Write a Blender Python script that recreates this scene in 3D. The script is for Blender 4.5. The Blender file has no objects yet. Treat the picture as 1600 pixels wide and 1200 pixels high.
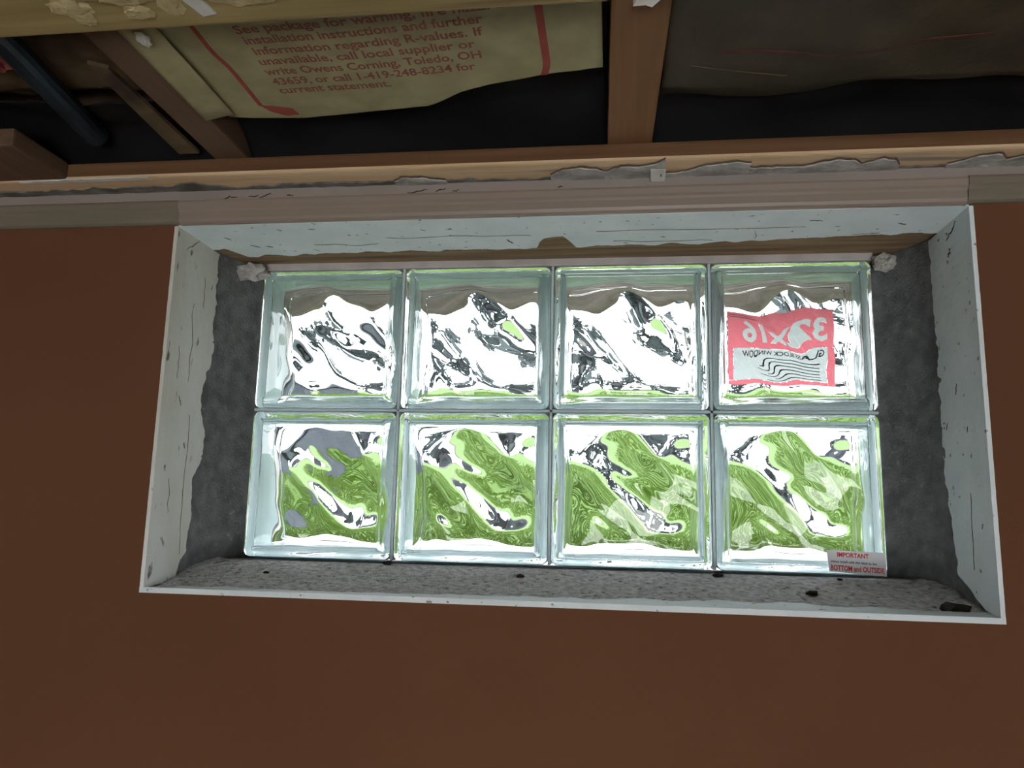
import bpy, bmesh, math, random
from mathutils import Vector, Matrix, noise

random.seed(7)
scene = bpy.context.scene
col = scene.collection
ZO = 2.0            # height of the glass panel's centre above the basement floor

# ------------------------------------------------------------------ camera
yaw, pitch, roll = -0.128964853, 0.166837952, 0.0224873
fw = Vector((math.sin(yaw)*math.cos(pitch), math.cos(yaw)*math.cos(pitch), math.sin(pitch)))
rt = Vector((math.cos(yaw), -math.sin(yaw), 0))
up = rt.cross(fw)
r2 = rt*math.cos(roll) + up*math.sin(roll)
u2 = up*math.cos(roll) - rt*math.sin(roll)
cam_data = bpy.data.cameras.new('camera')
cam_data.sensor_width = 36.0
cam_data.lens = 1230*36/1600
cam_data.clip_start = 0.02
cam = bpy.data.objects.new('camera', cam_data)
col.objects.link(cam)
m = Matrix((r2, u2, -fw)).transposed().to_4x4()
m.translation = Vector((0.07928, -0.85149, ZO-0.13568))
cam.matrix_world = m
scene.camera = cam

# ------------------------------------------------------------------ sky, light, exposure
world = bpy.data.worlds.new('overcast_sky')
scene.world = world
world.use_nodes = True
bg = world.node_tree.nodes['Background']
bg.inputs[0].default_value = (0.93, 0.97, 1.0, 1)
bg.inputs[1].default_value = 13.0

def area_light(name, loc, target, sx, sy, power, color):
    l = bpy.data.lights.new(name, 'AREA')
    l.shape = 'RECTANGLE'; l.size = sx; l.size_y = sy
    l.energy = power; l.color = color
    o = bpy.data.objects.new(name, l); col.objects.link(o)
    o.location = loc
    o.rotation_euler = (Vector(target)-Vector(loc)).to_track_quat('-Z', 'Y').to_euler()
    return o
# unseen soft fill lamp added behind the camera to brighten wall and ceiling
area_light('rear_fill', (0.45, -3.40, 0.85), (0.0, 0.0, 1.95), 1.3, 0.9, 13.5, (1.0, 0.93, 0.80))

scene.view_settings.view_transform = 'Standard'
scene.view_settings.look = 'None'
scene.view_settings.gamma = 1.0
scene.view_settings.exposure = 0.0
scene.view_settings.use_curve_mapping = False
cy = scene.cycles
cy.max_bounces = 20
cy.transmission_bounces = 20
cy.glossy_bounces = 10
cy.diffuse_bounces = 5
cy.blur_glossy = 0.6
cy.sample_clamp_indirect = 6.0

# ------------------------------------------------------------------ materials
def mat(name, c1, c2=None, scale=8.0, rough=0.8, stretch=(1, 1, 1), bump=0.0, bscale=60.0,
        detail=6.0, lo=0.35, hi=0.65, spots=None, spot_scale=30.0, spot_lo=0.66, spot_hi=0.70,
        translucent=0.0, distortion=0.0, metallic=0.0, coat=0.0, spec=0.12):
    M = bpy.data.materials.new(name); M.use_nodes = True
    nt = M.node_tree; N = nt.nodes; L = nt.links
    b = N['Principled BSDF']
    b.inputs['Roughness'].default_value = rough
    b.inputs['Metallic'].default_value = metallic
    b.inputs['Specular IOR Level'].default_value = spec
    b.inputs['Coat Weight'].default_value = coat
    b.inputs['Base Color'].default_value = (*c1, 1)
    tc = N.new('ShaderNodeTexCoord')
    mp = N.new('ShaderNodeMapping'); mp.inputs['Scale'].default_value = stretch
    L.new(tc.outputs['Object'], mp.inputs[0])
    color = None
    if c2:
        nz = N.new('ShaderNodeTexNoise'); nz.inputs['Scale'].default_value = scale
        nz.inputs['Detail'].default_value = detail; nz.inputs['Distortion'].default_value = distortion
        L.new(mp.outputs[0], nz.inputs['Vector'])
        rp = N.new('ShaderNodeValToRGB')
        rp.color_ramp.elements[0].position = lo; rp.color_ramp.elements[0].color = (*c1, 1)
        rp.color_ramp.elements[1].position = hi; rp.color_ramp.elements[1].color = (*c2, 1)
        L.new(nz.outputs['Fac'], rp.inputs[0]); color = rp.outputs[0]
    if spots:
        n2 = N.new('ShaderNodeTexNoise'); n2.inputs['Scale'].default_value = spot_scale
        n2.inputs['Detail'].default_value = 4
        L.new(mp.outputs[0], n2.inputs['Vector'])
        r3 = N.new('ShaderNodeValToRGB')
        r3.color_ramp.elements[0].position = spot_lo; r3.color_ramp.elements[0].color = (0, 0, 0, 1)
        r3.color_ramp.elements[1].position = spot_hi; r3.color_ramp.elements[1].color = (1, 1, 1, 1)
        L.new(n2.outputs['Fac'], r3.inputs[0])
        mx = N.new('ShaderNodeMix'); mx.data_type = 'RGBA'
        L.new(r3.outputs[0], mx.inputs[0])
        if color: L.new(color, mx.inputs[6])
        else: mx.inputs[6].default_value = (*c1, 1)
        mx.inputs[7].default_value = (*spots, 1)
        color = mx.outputs[2]
    if color: L.new(color, b.inputs['Base Color'])
    if bump:
        n3 = N.new('ShaderNodeTexNoise'); n3.inputs['Scale'].default_value = bscale
        n3.inputs['Detail'].default_value = 5
        L.new(mp.outputs[0], n3.inputs['Vector'])
        bp = N.new('ShaderNodeBump'); bp.inputs['Strength'].default_value = bump
        bp.inputs['Distance'].default_value = 0.004
        L.new(n3.outputs['Fac'], bp.inputs['Height']); L.new(bp.outputs[0], b.inputs['Normal'])
    if translucent:
        tr = N.new('ShaderNodeBsdfTranslucent')
        if color: L.new(color, tr.inputs[0])
        else: tr.inputs[0].default_value = (*c1, 1)
        ms = N.new('ShaderNodeMixShader'); ms.inputs[0].default_value = translucent
        L.new(b.outputs[0], ms.inputs[1]); L.new(tr.outputs[0], ms.inputs[2])
        L.new(ms.outputs[0], N['Material Output'].inputs[0])
    return M

def glass_mat():
    M = bpy.data.materials.new('clear_glass'); M.use_nodes = True
    b = M.node_tree.nodes['Principled BSDF']
    b.inputs['Base Color'].default_value = (0.985, 0.999, 0.997, 1)
    b.inputs['Roughness'].default_value = 0.0
    b.inputs['IOR'].default_value = 1.5
    b.inputs['Transmission Weight'].default_value = 1.0
    return M

M_brown = mat('brown_wall_paint', (0.146, 0.064, 0.033), (0.170, 0.076, 0.040), 2.2, 0.85, bump=0.10, bscale=260, spec=0.1)
M_conc = mat('concrete', (0.20, 0.195, 0.185), (0.33, 0.32, 0.30), 14, 0.95, bump=0.5, bscale=160)
M_mortar = mat('grey_mortar', (0.12, 0.13, 0.13), (0.20, 0.21, 0.208), 55, 0.95, bump=0.6, bscale=330,
               spots=(0.28, 0.28, 0.27), spot_scale=110, spot_lo=0.66, spot_hi=0.76)
M_sill = mat('rough_sill_mortar', (0.48, 0.465, 0.455), (0.80, 0.785, 0.775), 130, 0.95, bump=1.0, bscale=420,
             spots=(0.20, 0.19, 0.185), spot_scale=120, spot_lo=0.58, spot_hi=0.70)
M_white = mat('chipped_white_paint', (0.75, 0.83, 0.84), (0.84, 0.91, 0.92), 18, 0.55, bump=0.25, bscale=120,
              spots=(0.22, 0.20, 0.16), spot_scale=95, spot_lo=0.66, spot_hi=0.72)
M_white2 = mat('stained_white_paint', (0.66, 0.65, 0.57), (0.87, 0.89, 0.87), 7, 0.55, stretch=(1, 1, .45), bump=0.3, bscale=120,
               spots=(0.16, 0.14, 0.11), spot_scale=70, spot_lo=0.64, spot_hi=0.71)
M_chip = mat('dark_chip', (0.03, 0.027, 0.023), (0.07, 0.06, 0.05), 80, 0.9)
M_crack = mat('bare_wood_crack', (0.22, 0.16, 0.11), (0.12, 0.09, 0.06), 60, 0.9)
M_head = mat('weathered_head_wood', (0.16, 0.10, 0.055), (0.33, 0.235, 0.14), 9, 0.85, stretch=(.5, 9, 9), bump=0.5, bscale=40)
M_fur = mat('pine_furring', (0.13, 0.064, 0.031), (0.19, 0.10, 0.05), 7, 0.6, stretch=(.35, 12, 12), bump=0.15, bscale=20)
M_fur_lit = mat('lit_pine_underside', (0.62, 0.42, 0.24), (0.76, 0.56, 0.36), 7, 0.65, stretch=(.5, 9, 9), bump=0.15, bscale=20,
             spots=(0.33, 0.27, 0.21), spot_scale=7, spot_lo=0.56, spot_hi=0.68)  # same pine, paler: window light on the underside put into the colour
M_joist = mat('joist_wood', (0.20, 0.10, 0.046), (0.25, 0.13, 0.062), 6, 0.7, stretch=(12, .5, 12), bump=0.12, bscale=20)
M_joist2 = mat('dull_joist_wood', (0.115, 0.07, 0.045), (0.155, 0.095, 0.06), 6, 0.75, stretch=(12, .5, 12), bump=0.12, bscale=20)
M_strip = mat('yellowed_wood', (0.29, 0.215, 0.09), (0.41, 0.315, 0.14), 7, 0.7, stretch=(.5, 8, 8), bump=0.2, bscale=20,
              spots=(0.2, 0.13, 0.06), spot_scale=5, spot_lo=0.6, spot_hi=0.72)
M_block = mat('dull_tan_wood', (0.20, 0.14, 0.07), (0.27, 0.19, 0.10), 7, 0.8, stretch=(8, .5, 8))
M_foam = mat('dried_glue', (0.47, 0.38, 0.19), (0.58, 0.48, 0.27), 60, 0.8, bump=0.8, bscale=140)
M_plaster = mat('grey_plaster', (0.30, 0.29, 0.27), (0.55, 0.54, 0.51), 34, 0.9, bump=0.7, bscale=160)
M_dkgrey = mat('dark_grey_strip', (0.10, 0.095, 0.085), (0.24, 0.225, 0.205), 30, 0.9, bump=0.6, bscale=120)
M_gyp = mat('white_gypsum', (0.74, 0.74, 0.70), (0.58, 0.57, 0.50), 20, 0.9, bump=0.3, bscale=90)
M_trim = mat('pinkish_trim_paint', (0.27, 0.215, 0.175), (0.31, 0.245, 0.205), 3, 0.42, bump=0.05, bscale=60, spec=0.35)
M_trimu = mat('pale_pink_paint', (0.34, 0.285, 0.265), (0.29, 0.245, 0.22), 6, 0.5, bump=0.1, bscale=90)
M_trimo = mat('olive_beige_trim_paint', (0.185, 0.16, 0.118), (0.22, 0.19, 0.14), 4, 0.5, bump=0.08, bscale=90)
M_kraft = mat('kraft_paper', (0.29, 0.26, 0.135), (0.37, 0.33, 0.178), 30, 0.6, bump=0.25, bscale=70,
              spots=(0.33, 0.28, 0.16), spot_scale=12, spot_lo=0.55, spot_hi=0.75)
M_kraft2 = mat('dark_kraft_paper', (0.042, 0.033, 0.020), (0.095, 0.075, 0.046), 9, 0.6, bump=0.4, bscale=50,
               spots=(0.055, 0.045, 0.035), spot_scale=6, spot_lo=0.5, spot_hi=0.68)  # kraft facing of the right bay, a much darker brown
M_kraft3 = mat('brown_batt_facing', (0.085, 0.058, 0.034), (0.18, 0.13, 0.07), 14, 0.7, bump=0.5, bscale=50,
               spots=(0.05, 0.035, 0.025), spot_scale=8, spot_lo=0.52, spot_hi=0.66)
M_ink = mat('red_brown_ink', (0.21, 0.078, 0.052), (0.27, 0.105, 0.07), 60, 0.7)
M_red = mat('red_print', (0.27, 0.055, 0.042), (0.33, 0.075, 0.055), 40, 0.7)
M_faded = mat('faded_red_print', (0.085, 0.032, 0.026), (0.11, 0.045, 0.035), 40, 0.7)
M_pinkw = mat('pink_glass_wool', (0.22, 0.05, 0.05), (0.34, 0.10, 0.09), 50, 1.0, bump=0.8, bscale=150)
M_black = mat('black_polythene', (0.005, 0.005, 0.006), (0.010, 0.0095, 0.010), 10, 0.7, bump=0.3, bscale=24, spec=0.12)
M_pipe = mat('dark_blue_pipe', (0.012, 0.02, 0.027), (0.02, 0.034, 0.043), 20, 0.5)
M_sub = mat('subfloor_boards', (0.16, 0.10, 0.06), (0.24, 0.16, 0.09), 6, 0.8, stretch=(1, 8, 1))
M_floor = mat('basement_concrete_floor', (0.24, 0.23, 0.21), (0.33, 0.32, 0.30), 5, 0.9, bump=0.2)
M_glass = glass_mat()
M_coat = mat('pale_edge_coating', (0.83, 0.965, 0.99), (0.86, 0.98, 0.995), 14, 0.5, translucent=0.12)
M_seal = mat('clear_sealant', (0.80, 0.91, 0.94), (0.86, 0.94, 0.96), 40, 0.3, translucent=0.4)
M_gseal = mat('grey_pink_sealant', (0.42, 0.38, 0.37), (0.52, 0.48, 0.47), 30, 0.7)
M_paper = mat('white_sticker_paper', (0.74, 0.76, 0.78), (0.80, 0.82, 0.84), 20, 0.5)
M_sred = mat('sticker_red_ink', (0.62, 0.03, 0.05), (0.66, 0.04, 0.06), 30, 0.5)
M_sblk = mat('sticker_black_ink', (0.03, 0.03, 0.035), (0.05, 0.05, 0.055), 30, 0.5)
M_lred = mat('label_red_paper', (0.33, 0.075, 0.095), (0.36, 0.085, 0.105), 20, 0.6, translucent=0.75)
M_lwht = mat('label_white_paper', (0.24, 0.26, 0.26), (0.27, 0.29, 0.29), 20, 0.6, translucent=0.75)
M_lawn = mat('lawn', (0.026, 0.052, 0.0055), (0.038, 0.070, 0.008), 9, 0.9, bump=0.3, bscale=30)
M_grass = mat('grass_blade', (0.028, 0.055, 0.006), (0.046, 0.078, 0.010), 2.5, 0.7, translucent=0.35)
M_drive = mat('driveway', (0.09, 0.078, 0.073), (0.13, 0.115, 0.108), 3, 0.9)
M_bark = mat('bark', (0.018, 0.020, 0.025), (0.034, 0.036, 0.044), 12, 0.9, stretch=(1, 1, .2))
M_leaf = mat('tree_leaf', (0.012, 0.018, 0.020), (0.030, 0.038, 0.040), 2, 0.7, translucent=0.3)
M_slate = mat('slate_grey_board', (0.02, 0.025, 0.032), (0.035, 0.04, 0.05), 6, 0.7)
M_bounce_sill = mat('pale_bounce_sill', (0.60, 0.60, 0.59), (0.72, 0.72, 0.71), 20, 0.9)
M_siding = mat('outer_head_wood', (0.12, 0.098, 0.088), (0.22, 0.18, 0.16), 7, 0.8, stretch=(.5, 8, 8))

# ------------------------------------------------------------------ helpers
WLOC = {}
def mk(name, verts, faces, mats, parent=None, origin=None, smooth=False, fmat=None):
    """one mesh object; verts are in panel coordinates (z measured from the panel centre)"""
    V = [Vector((v[0], v[1], v[2]+ZO)) for v in verts]
    if origin is None:
        xs = [v.x for v in V]; ys = [v.y for v in V]; zs = [v.z for v in V]
        origin = Vector(((min(xs)+max(xs))/2, (min(ys)+max(ys))/2, min(zs)))
    else:
        origin = Vector((origin[0], origin[1], origin[2]+ZO))
    me = bpy.data.meshes.new(name)
    me.from_pydata([v-origin for v in V], [], faces)
    if not isinstance(mats, (list, tuple)): mats = [mats]
    for q in mats: me.materials.append(q)
    if fmat:
        for i, p in enumerate(me.polygons): p.material_index = fmat[i]
    bm = bmesh.new(); bm.from_mesh(me)
    bmesh.ops.recalc_face_normals(bm, faces=bm.faces)
    bm.to_mesh(me); bm.free()
    if smooth: me.polygons.foreach_set('use_smooth', [True]*len(me.polygons))
    return link(name, me, parent, origin)

def link(name, me, parent, origin):
    o = bpy.data.objects.new(name, me); col.objects.link(o)
    WLOC[o.name] = Vector(origin)
    if parent:
        o.parent = parent; o.location = Vector(origin)-WLOC[parent.name]
    else:
        o.location = origin
    return o

def empty(name, x, y, z):
    o = bpy.data.objects.new(name, None); col.objects.link(o)
    o.empty_display_size = 0.05
    o.location = (x, y, z+ZO); WLOC[o.name] = Vector((x, y, z+ZO))
    return o

def tag(o, label, cat, group=None, kind=None):
    o['label'] = label; o['category'] = cat
    if group: o['group'] = group
    if kind: o['kind'] = kind
    return o
def struct(o, label=None, cat=None):
    o['kind'] = 'structure'
    if label: o['label'] = label
    if cat: o['category'] = cat
    return o

class MB:
    def __init__(s): s.v = []; s.f = []
    def add(s, vs, fs):
        b = len(s.v); s.v += [tuple(v) for v in vs]; s.f += [tuple(b+i for i in f) for f in fs]; return s
    def box(s, x0, x1, y0, y1, z0, z1):
        return s.add([(x0, y0, z0), (x1, y0, z0), (x1, y1, z0), (x0, y1, z0),
                      (x0, y0, z1), (x1, y0, z1), (x1, y1, z1), (x0, y1, z1)],
                     [(0, 1, 2, 3), (4, 5, 6, 7), (0, 1, 5, 4), (1, 2, 6, 5), (2, 3, 7, 6), (3, 0, 4, 7)])
    def bbox(s, x0, x1, y0, y1, z0, z1, r=0.003):
        """box with chamfered edges"""
        bm = bmesh.new()
        bmesh.ops.create_cube(bm, size=1)
        for v in bm.verts:
            v.co = ((x0+x1)/2+v.co.x*(x1-x0), (y0+y1)/2+v.co.y*(y1-y0), (z0+z1)/2+v.co.z*(z1-z0))
        bmesh.ops.bevel(bm, geom=list(bm.edges), offset=r, segments=2, profile=0.6, affect='EDGES')
        bm.verts.index_update()
        s.add([v.co[:] for v in bm.verts], [[v.index for v in f.verts] for f in bm.faces]); bm.free()
        return s
    def tube(s, pts, rads, n=10, cap=True):
        rings = []; N = len(pts)
        for i, p in enumerate(pts):
            p = Vector(p)
            d = (Vector(pts[min(i+1, N-1)])-Vector(pts[max(i-1, 0)])).normalized()
            a = d.orthogonal().normalized() if i == 0 else (pa-d*pa.dot(d)).normalized()
            pa = a; b = d.cross(a)
            r = rads[i] if isinstance(rads, (list, tuple)) else rads
            rings.append([p+(a*math.cos(2*math.pi*k/n)+b*math.sin(2*math.pi*k/n))*r for k in range(n)])
        vs = [v for R in rings for v in R]
        fs = [(i*n+k, i*n+(k+1) % n, (i+1)*n+(k+1) % n, (i+1)*n+k) for i in range(N-1) for k in range(n)]
        if cap: fs += [tuple(range(n))[::-1], tuple((N-1)*n+k for k in range(n))]
        return s.add(vs, fs)
    def build(s, name, mats, parent=None, **k): return mk(name, s.v, s.f, mats, parent, **k)

def nz(x, y=0.0, z=0.0, s=1.0): return noise.noise(Vector((x*s, y*s, z*s)))
def fbm(x, y=0.0, s=1.0, seed=0.0, o=4):
    return sum(noise.noise(Vector((x*s*2**k, y*s*2**k, seed+k*3.1)))/2**k for k in range(o))
def interp(pts, t):
    if t <= pts[0][0]: return pts[0][1]
    for (a, va), (b, vb) in zip(pts, pts[1:]):
        if t <= b: return va+(vb-va)*(t-a)/(b-a)
    return pts[-1][1]

def sheet(name, P, nu, nv, th_vec, mats, parent=None, smooth=True):
    """closed thin slab: P(i,j) -> point; th_vec the thickness vector (or function)"""
    vs = []; fs = []
    top = {}; bot = {}
    for i in range(nu+1):
        for j in range(nv+1):
            p = Vector(P(i/nu, j/nv)); t = Vector(th_vec)
            top[i, j] = len(vs); vs.append(p); bot[i, j] = len(vs); vs.append(p+t)
    for i in range(nu):
        for j in range(nv):
            fs.append((top[i, j], top[i+1, j], top[i+1, j+1], top[i, j+1]))
            fs.append((bot[i, j], bot[i, j+1], bot[i+1, j+1], bot[i+1, j]))
    for i in range(nu):
        fs.append((top[i, 0], bot[i, 0], bot[i+1, 0], top[i+1, 0])); fs.append((top[i, nv], top[i+1, nv], bot[i+1, nv], bot[i, nv]))
    for j in range(nv):
        fs.append((top[0, j], top[0, j+1], bot[0, j+1], bot[0, j])); fs.append((top[nu, j], bot[nu, j], bot[nu, j+1], top[nu, j+1]))
    return mk(name, vs, fs, mats, parent, smooth=smooth)

def blob(name, c, r, mats, parent=None, seed=0.0, amp=0.35, sub=3):
    bm = bmesh.new(); bmesh.ops.create_icosphere(bm, subdivisions=sub, radius=1)
    vs = []
    for v in bm.verts:
        k = 1+amp*noise.noise(v.co*1.7+Vector((seed, seed*2, 0)))+amp*.5*noise.noise(v.co*4.1+Vector((seed, 0, seed)))
        vs.append((c[0]+v.co.x*k*r[0], c[1]+v.co.y*k*r[1], c[2]+v.co.z*k*r[2]))
    bm.verts.index_update()
    fs = [[v.index for v in f.verts] for f in bm.faces]; bm.free()
    return mk(name, vs, fs, mats, parent, smooth=False)

# ------------------------------------------------------------------ measures (panel coordinates)
OX0, OX1, OZ0, OZ1 = -0.443, 0.456, -0.2236, 0.2022     # window opening at the wall face (y = 0)
YG = 0.15                                                # front of the glass panel
ZB, ZT, YF = 0.2439, 0.2649, -0.050                      # furring board: bottom, top, front

# ------------------------------------------------------------------ room shell
t = 0.004
b = MB()
XW, ZTOP = 1.9, 0.2649
for (x0, x1, z0, z1) in ((-XW, OX0-t, -ZO, ZTOP), (OX1+t, XW, -ZO, ZTOP), (OX0-t, OX1+t, -ZO, OZ0-t), (OX0-t, OX1+t, OZ1+t+.016, ZTOP)):
    b.box(x0, x1, 0, 0.30, z0, z1)
fm = []
for f in b.f:
    ys = [b.v[i][1] for i in f]
    fm.append(0 if max(ys) < 1e-6 else 1)
struct(b.build('wall_back', [M_brown, M_conc], fmat=fm), 'brown painted basement wall around the glass block window')
struct(MB().box(-XW, XW, -3.6, 0.0, -ZO-.08, -ZO).build('floor', M_floor))
struct(MB().box(-XW-.1, -XW, -3.6, 0.3, -ZO, 0.47).build('wall_left', M_brown))
struct(MB().box(XW, XW+.1, -3.6, 0.3, -ZO, 0.47).build('wall_right', M_brown))
b = MB()
for (x0, x1, z0, z1) in ((-XW, -0.22, -ZO, .47), (1.12, XW, -ZO, .47), (-.22, 1.12, -ZO, -1.62), (-.22, 1.12, -.68, .47)):
    b.box(x0, x1, -3.6, -3.5, z0, z1)
struct(b.build('wall_rear', M_brown))
ceil = struct(MB().box(-XW-.1, XW+.1, -3.6, 0.3, 0.47, 0.50).build('ceiling', M_sub), 'board subfloor above the joists')

# ------------------------------------------------------------------ glass block window
win = struct(empty('window_1', 0, YG, -0.197), 'glass block window of two rows of four wavy blocks', 'window')
HX, HZ, TH = 0.0997, 0.0966, 0.080
PX, PZ = 0.20325, 0.197

def rrect(hx, hz, r, n=5):
    pts = []
    for (sx, sz, a0) in ((1, 1, 0), (-1, 1, 90), (-1, -1, 180), (1, -1, 270)):
        for k in range(n+1):
            a = math.radians(a0+90*k/n)
            pts.append((sx*(hx-r)+r*math.cos(a), sz*(hz-r)+r*math.sin(a)))
    return pts

def ridges(seed, n, ang, amp):
    rr = random.Random(seed); out = []
    for k in range(n):
        a = math.radians(ang+rr.uniform(-28, 28))
        out.append((rr.uniform(-.85, .85), rr.uniform(-.85, .85), math.cos(a), math.sin(a), rr.uniform(.28, .6), rr.uniform(.10, .17), amp*rr.uniform(.5, 1)*rr.choice((-1, 1))))
    return out
RF = ridges(11, 10, -48, .0021); RB = ridges(23, 9, -35, .0018)+ridges(5, 5, 40, .0016)
def rsum(R_, u, v):
    t_ = 0
    for (a, c, ca, sa, l, w, h) in R_:
        p = (u-a)*ca+(v-c)*sa; q = -(u-a)*sa+(v-c)*ca
        t_ += h*math.exp(-(p/l)**2-(q/w)**2)
    return t_
def wave_front(u, v):
    a = u*0.72+v*0.95
    w = 0.55*math.sin(2.3*u-1.1*v+.6)+0.30*math.sin(3.1*v+1.9*u)
    return 0.0026*math.sin(3.5*a+w*1.7+.5)+0.0010*math.sin(5.2*(u*.95-v*.45)+1.4*math.sin(2.2*v)+1.0)+rsum(RF, u, v)
def wave_back(u, v):
    a = -u*0.80+v*0.85
    w = 0.5*math.sin(1.9*u+1.7*v)+0.35*math.sin(3.3*u-.8)
    return 0.0021*math.sin(3.4*a+w*1.9+1.7)+0.0011*math.sin(5.0*(u*.6+v*.8)+1.2*math.sin(2.6*u)+.2)+rsum(RB, u, v)

def block_mesh():
    prof = [(0, .012), (.0005, .0085), (.0020, .0050), (.0045, .0022), (.0080, .0006), (.0115, 0), (.0135, .0005),
            (.0150, .0018), (.0165, .0026), (.0185, .0028), (.0200, .0028)]
    V = []; F = []; flat = []
    def loops(front):
        out = []
        for d, y in prof:
            ring = []
            for (x, z) in rrect(HX-d, HZ-d, max(.009-d*.3, .004)):
                ring.append(len(V)); V.append((x, y if front else TH-y, z))
            out.append(ring)
        n = len(out[0])
        for A, B in zip(out, out[1:]):
            for k in range(n):
                q = (A[k], A[(k+1) % n], B[(k+1) % n], B[k])
                F.append(q if not front else q)
        F.append(tuple(out[-1])); flat.append(len(F)-1)
        return out[0]
    A = loops(True); B = loops(False); n = len(A)
    for k in range(n): F.append((A[k], B[k], B[(k+1) % n], A[(k+1) % n]))
    bm = bmesh.new()
    vs = [bm.verts.new(v) for v in V]
    for i, f in enumerate(F):
        fc = bm.faces.new([vs[k] for k in f]); fc.smooth = True
    for i in flat:
        bm.faces.ensure_lookup_table(); bm.faces[i].smooth = False
    bmesh.ops.recalc_face_normals(bm, faces=bm.faces)
    outer = list(bm.faces)
    # cavity
    G = 64; cx, cz = HX-.0095, HZ-.0095; y0, y1 = 0.0115, TH-.0115
    def edge(u, v):            # rounded fillet towards the cavity's side walls
        d = min((1-abs(u))*cx, (1-abs(v))*cz); R = .006
        return 0 if d > R else R-math.sqrt(max(R*R-(R-d)**2, 0))
    def rim(u, v): return min(1, (1-max(abs(u), abs(v)))*16)
    def foot(u, v, ph): return .024*max(0, -.58-v)**2*(.85+.4*math.sin(4.6*u+ph))
    fr = {}; bk = {}
    for i in range(G+1):
        for j in range(G+1):
            # grid denser near the edges
            u = math.sin((i/G-.5)*math.pi)*.35+(i/G*2-1)*.65
            v = math.sin((j/G-.5)*math.pi)*.35+(j/G*2-1)*.65
            k = rim(u, v)
            fr[i, j] = bm.verts.new((u*cx, y0+(wave_front(u, v)+foot(u, v, .4))*k+edge(u, v), v*cz))
            bk[i, j] = bm.verts.new((u*cx, y1-(wave_back(u, v)+foot(u, v, 1.6))*k-edge(u, v), v*cz))
    cav = []
    for i in range(G):
        for j in range(G):
            cav.append(bm.faces.new((fr[i, j], fr[i+1, j], fr[i+1, j+1], fr[i, j+1])))
            cav.append(bm.faces.new((bk[i, j], bk[i, j+1], bk[i+1, j+1], bk[i+1, j])))
    ring = [(i, 0) for i in range(G)]+[(G, j) for j in range(G)]+[(i, G) for i in range(G, 0, -1)]+[(0, j) for j in range(G, 0, -1)]
    S = 8; rows = [[fr[q] for q in ring]]
    for s in range(1, S):
        row = []
        for q in ring:
            a = fr[q].co; c = bk[q].co; f = s/S; p = a.lerp(c, f)
            inn = .0012*math.exp(-((f-.5)/.10)**2)+.0006*math.sin(p.x*55+p.z*61+f*5)
            d = Vector((-p.x if abs(abs(p.x)-cx) < 1e-5 else 0, 0, -p.z if abs(abs(p.z)-cz) < 1e-5 else 0))
            if d.length: d.normalize()
            row.append(bm.verts.new(p+d*inn))
        rows.append(row)
    rows.append([bk[q] for q in ring]); n = len(ring)
    for A, B in zip(rows, rows[1:]):
        for k in range(n): cav.append(bm.faces.new((A[k], A[(k+1) % n], B[(k+1) % n], B[k])))
    bmesh.ops.recalc_face_normals(bm, faces=cav)
    # cavity normals must look into the cavity (out of the glass): centre test
    f0 = cav[0]; f0.normal_update()
    if f0.normal.y < 0: bmesh.ops.reverse_faces(bm, faces=cav)
    for f in cav: f.smooth = True
    me = bpy.data.meshes.new('glass_block'); bm.to_mesh(me); bm.free()
    me.materials.append(M_glass)
    return me

def coat_mesh():
    b = MB()
    d = .0006
    A = rrect(HX-d, HZ-d, .0088); n = len(A)
    C = rrect(HX-d-.0005, HZ-d-.0005, .0083)
    ys = (.0085, TH-.0115)
    vs = [(x, y, z) for y in ys for (x, z) in A]+[(x, y, z) for y in ys for (x, z) in C]
    fs = []
    for k in range(n):
        k2 = (k+1) % n
        fs += [(k, k2, n+k2, n+k), (2*n+k, 3*n+k, 3*n+k2, 2*n+k2), (k, 2*n+k, 2*n+k2, k2), (n+k, n+k2, 3*n+k2, 3*n+k)]
    me = bpy.data.meshes.new('edge_coating'); me.from_pydata(vs, [], fs); me.materials.append(M_coat)
    return me
BM, CM = block_mesh(), coat_mesh()
names = (('top', .5), ('bottom', -.5))
for ri in range(2):
    for ci in range(4):
        x = (ci-1.5)*PX; z = (.5-ri)*PZ
        o = link('glass_block', BM, win, Vector((x, YG, z+ZO)))
        link('edge_coating', CM, o, Vector((x, YG, z+ZO)))
b = MB()
for ci in (-1, 0, 1): b.box(ci*PX-.0016, ci*PX+.0016, YG+.0065, YG+TH-.011, -.1945, .1945)
b.box(-.4035, .4035, YG+.0065, YG+TH-.011, -.0016, .0016)
b.build('sealant_joint', M_seal, win)
MB().bbox(-.410, .407, YG+.006, YG+TH, .1955, .2075, .002).build('top_sealant', M_gseal, win)
# mortar that closes the gap at both sides
def jamb(side):
    xo = (OX0-t) if side < 0 else (OX1+t)
    xe = side*.4055
    prof = [(.045, xo-.001*side), (.085, xo-.0015*side), (.110, xo-.004*side), (.132, xo-(abs(xo)-.4055)*.22*side), (.155, xo-(abs(xo)-.4055)*.48*side), (.175, xo-(abs(xo)-.4055)*.72*side), (.186, xe-.001*side), (.225, xe-.001*side)]
    nvp = 40
    def P(u, v):
        k = v*(len(prof)-1); i = min(int(k), len(prof)-2); f = k-i
        y = prof[i][0]*(1-f)+prof[i+1][0]*f; x = prof[i][1]*(1-f)+prof[i+1][1]*f
        z = -.232+u*.440
        a = .0016 if y < .178 else 0
        return (x-side*abs(fbm(z*3, y*3, 18, side))*a, y+fbm(z, y, 14, 5+side)*a, z)
    return sheet('mortar_jamb', P, 70, nvp, (side*.03, .02, 0), M_mortar, win)
jamb(-1); jamb(1)
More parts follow.
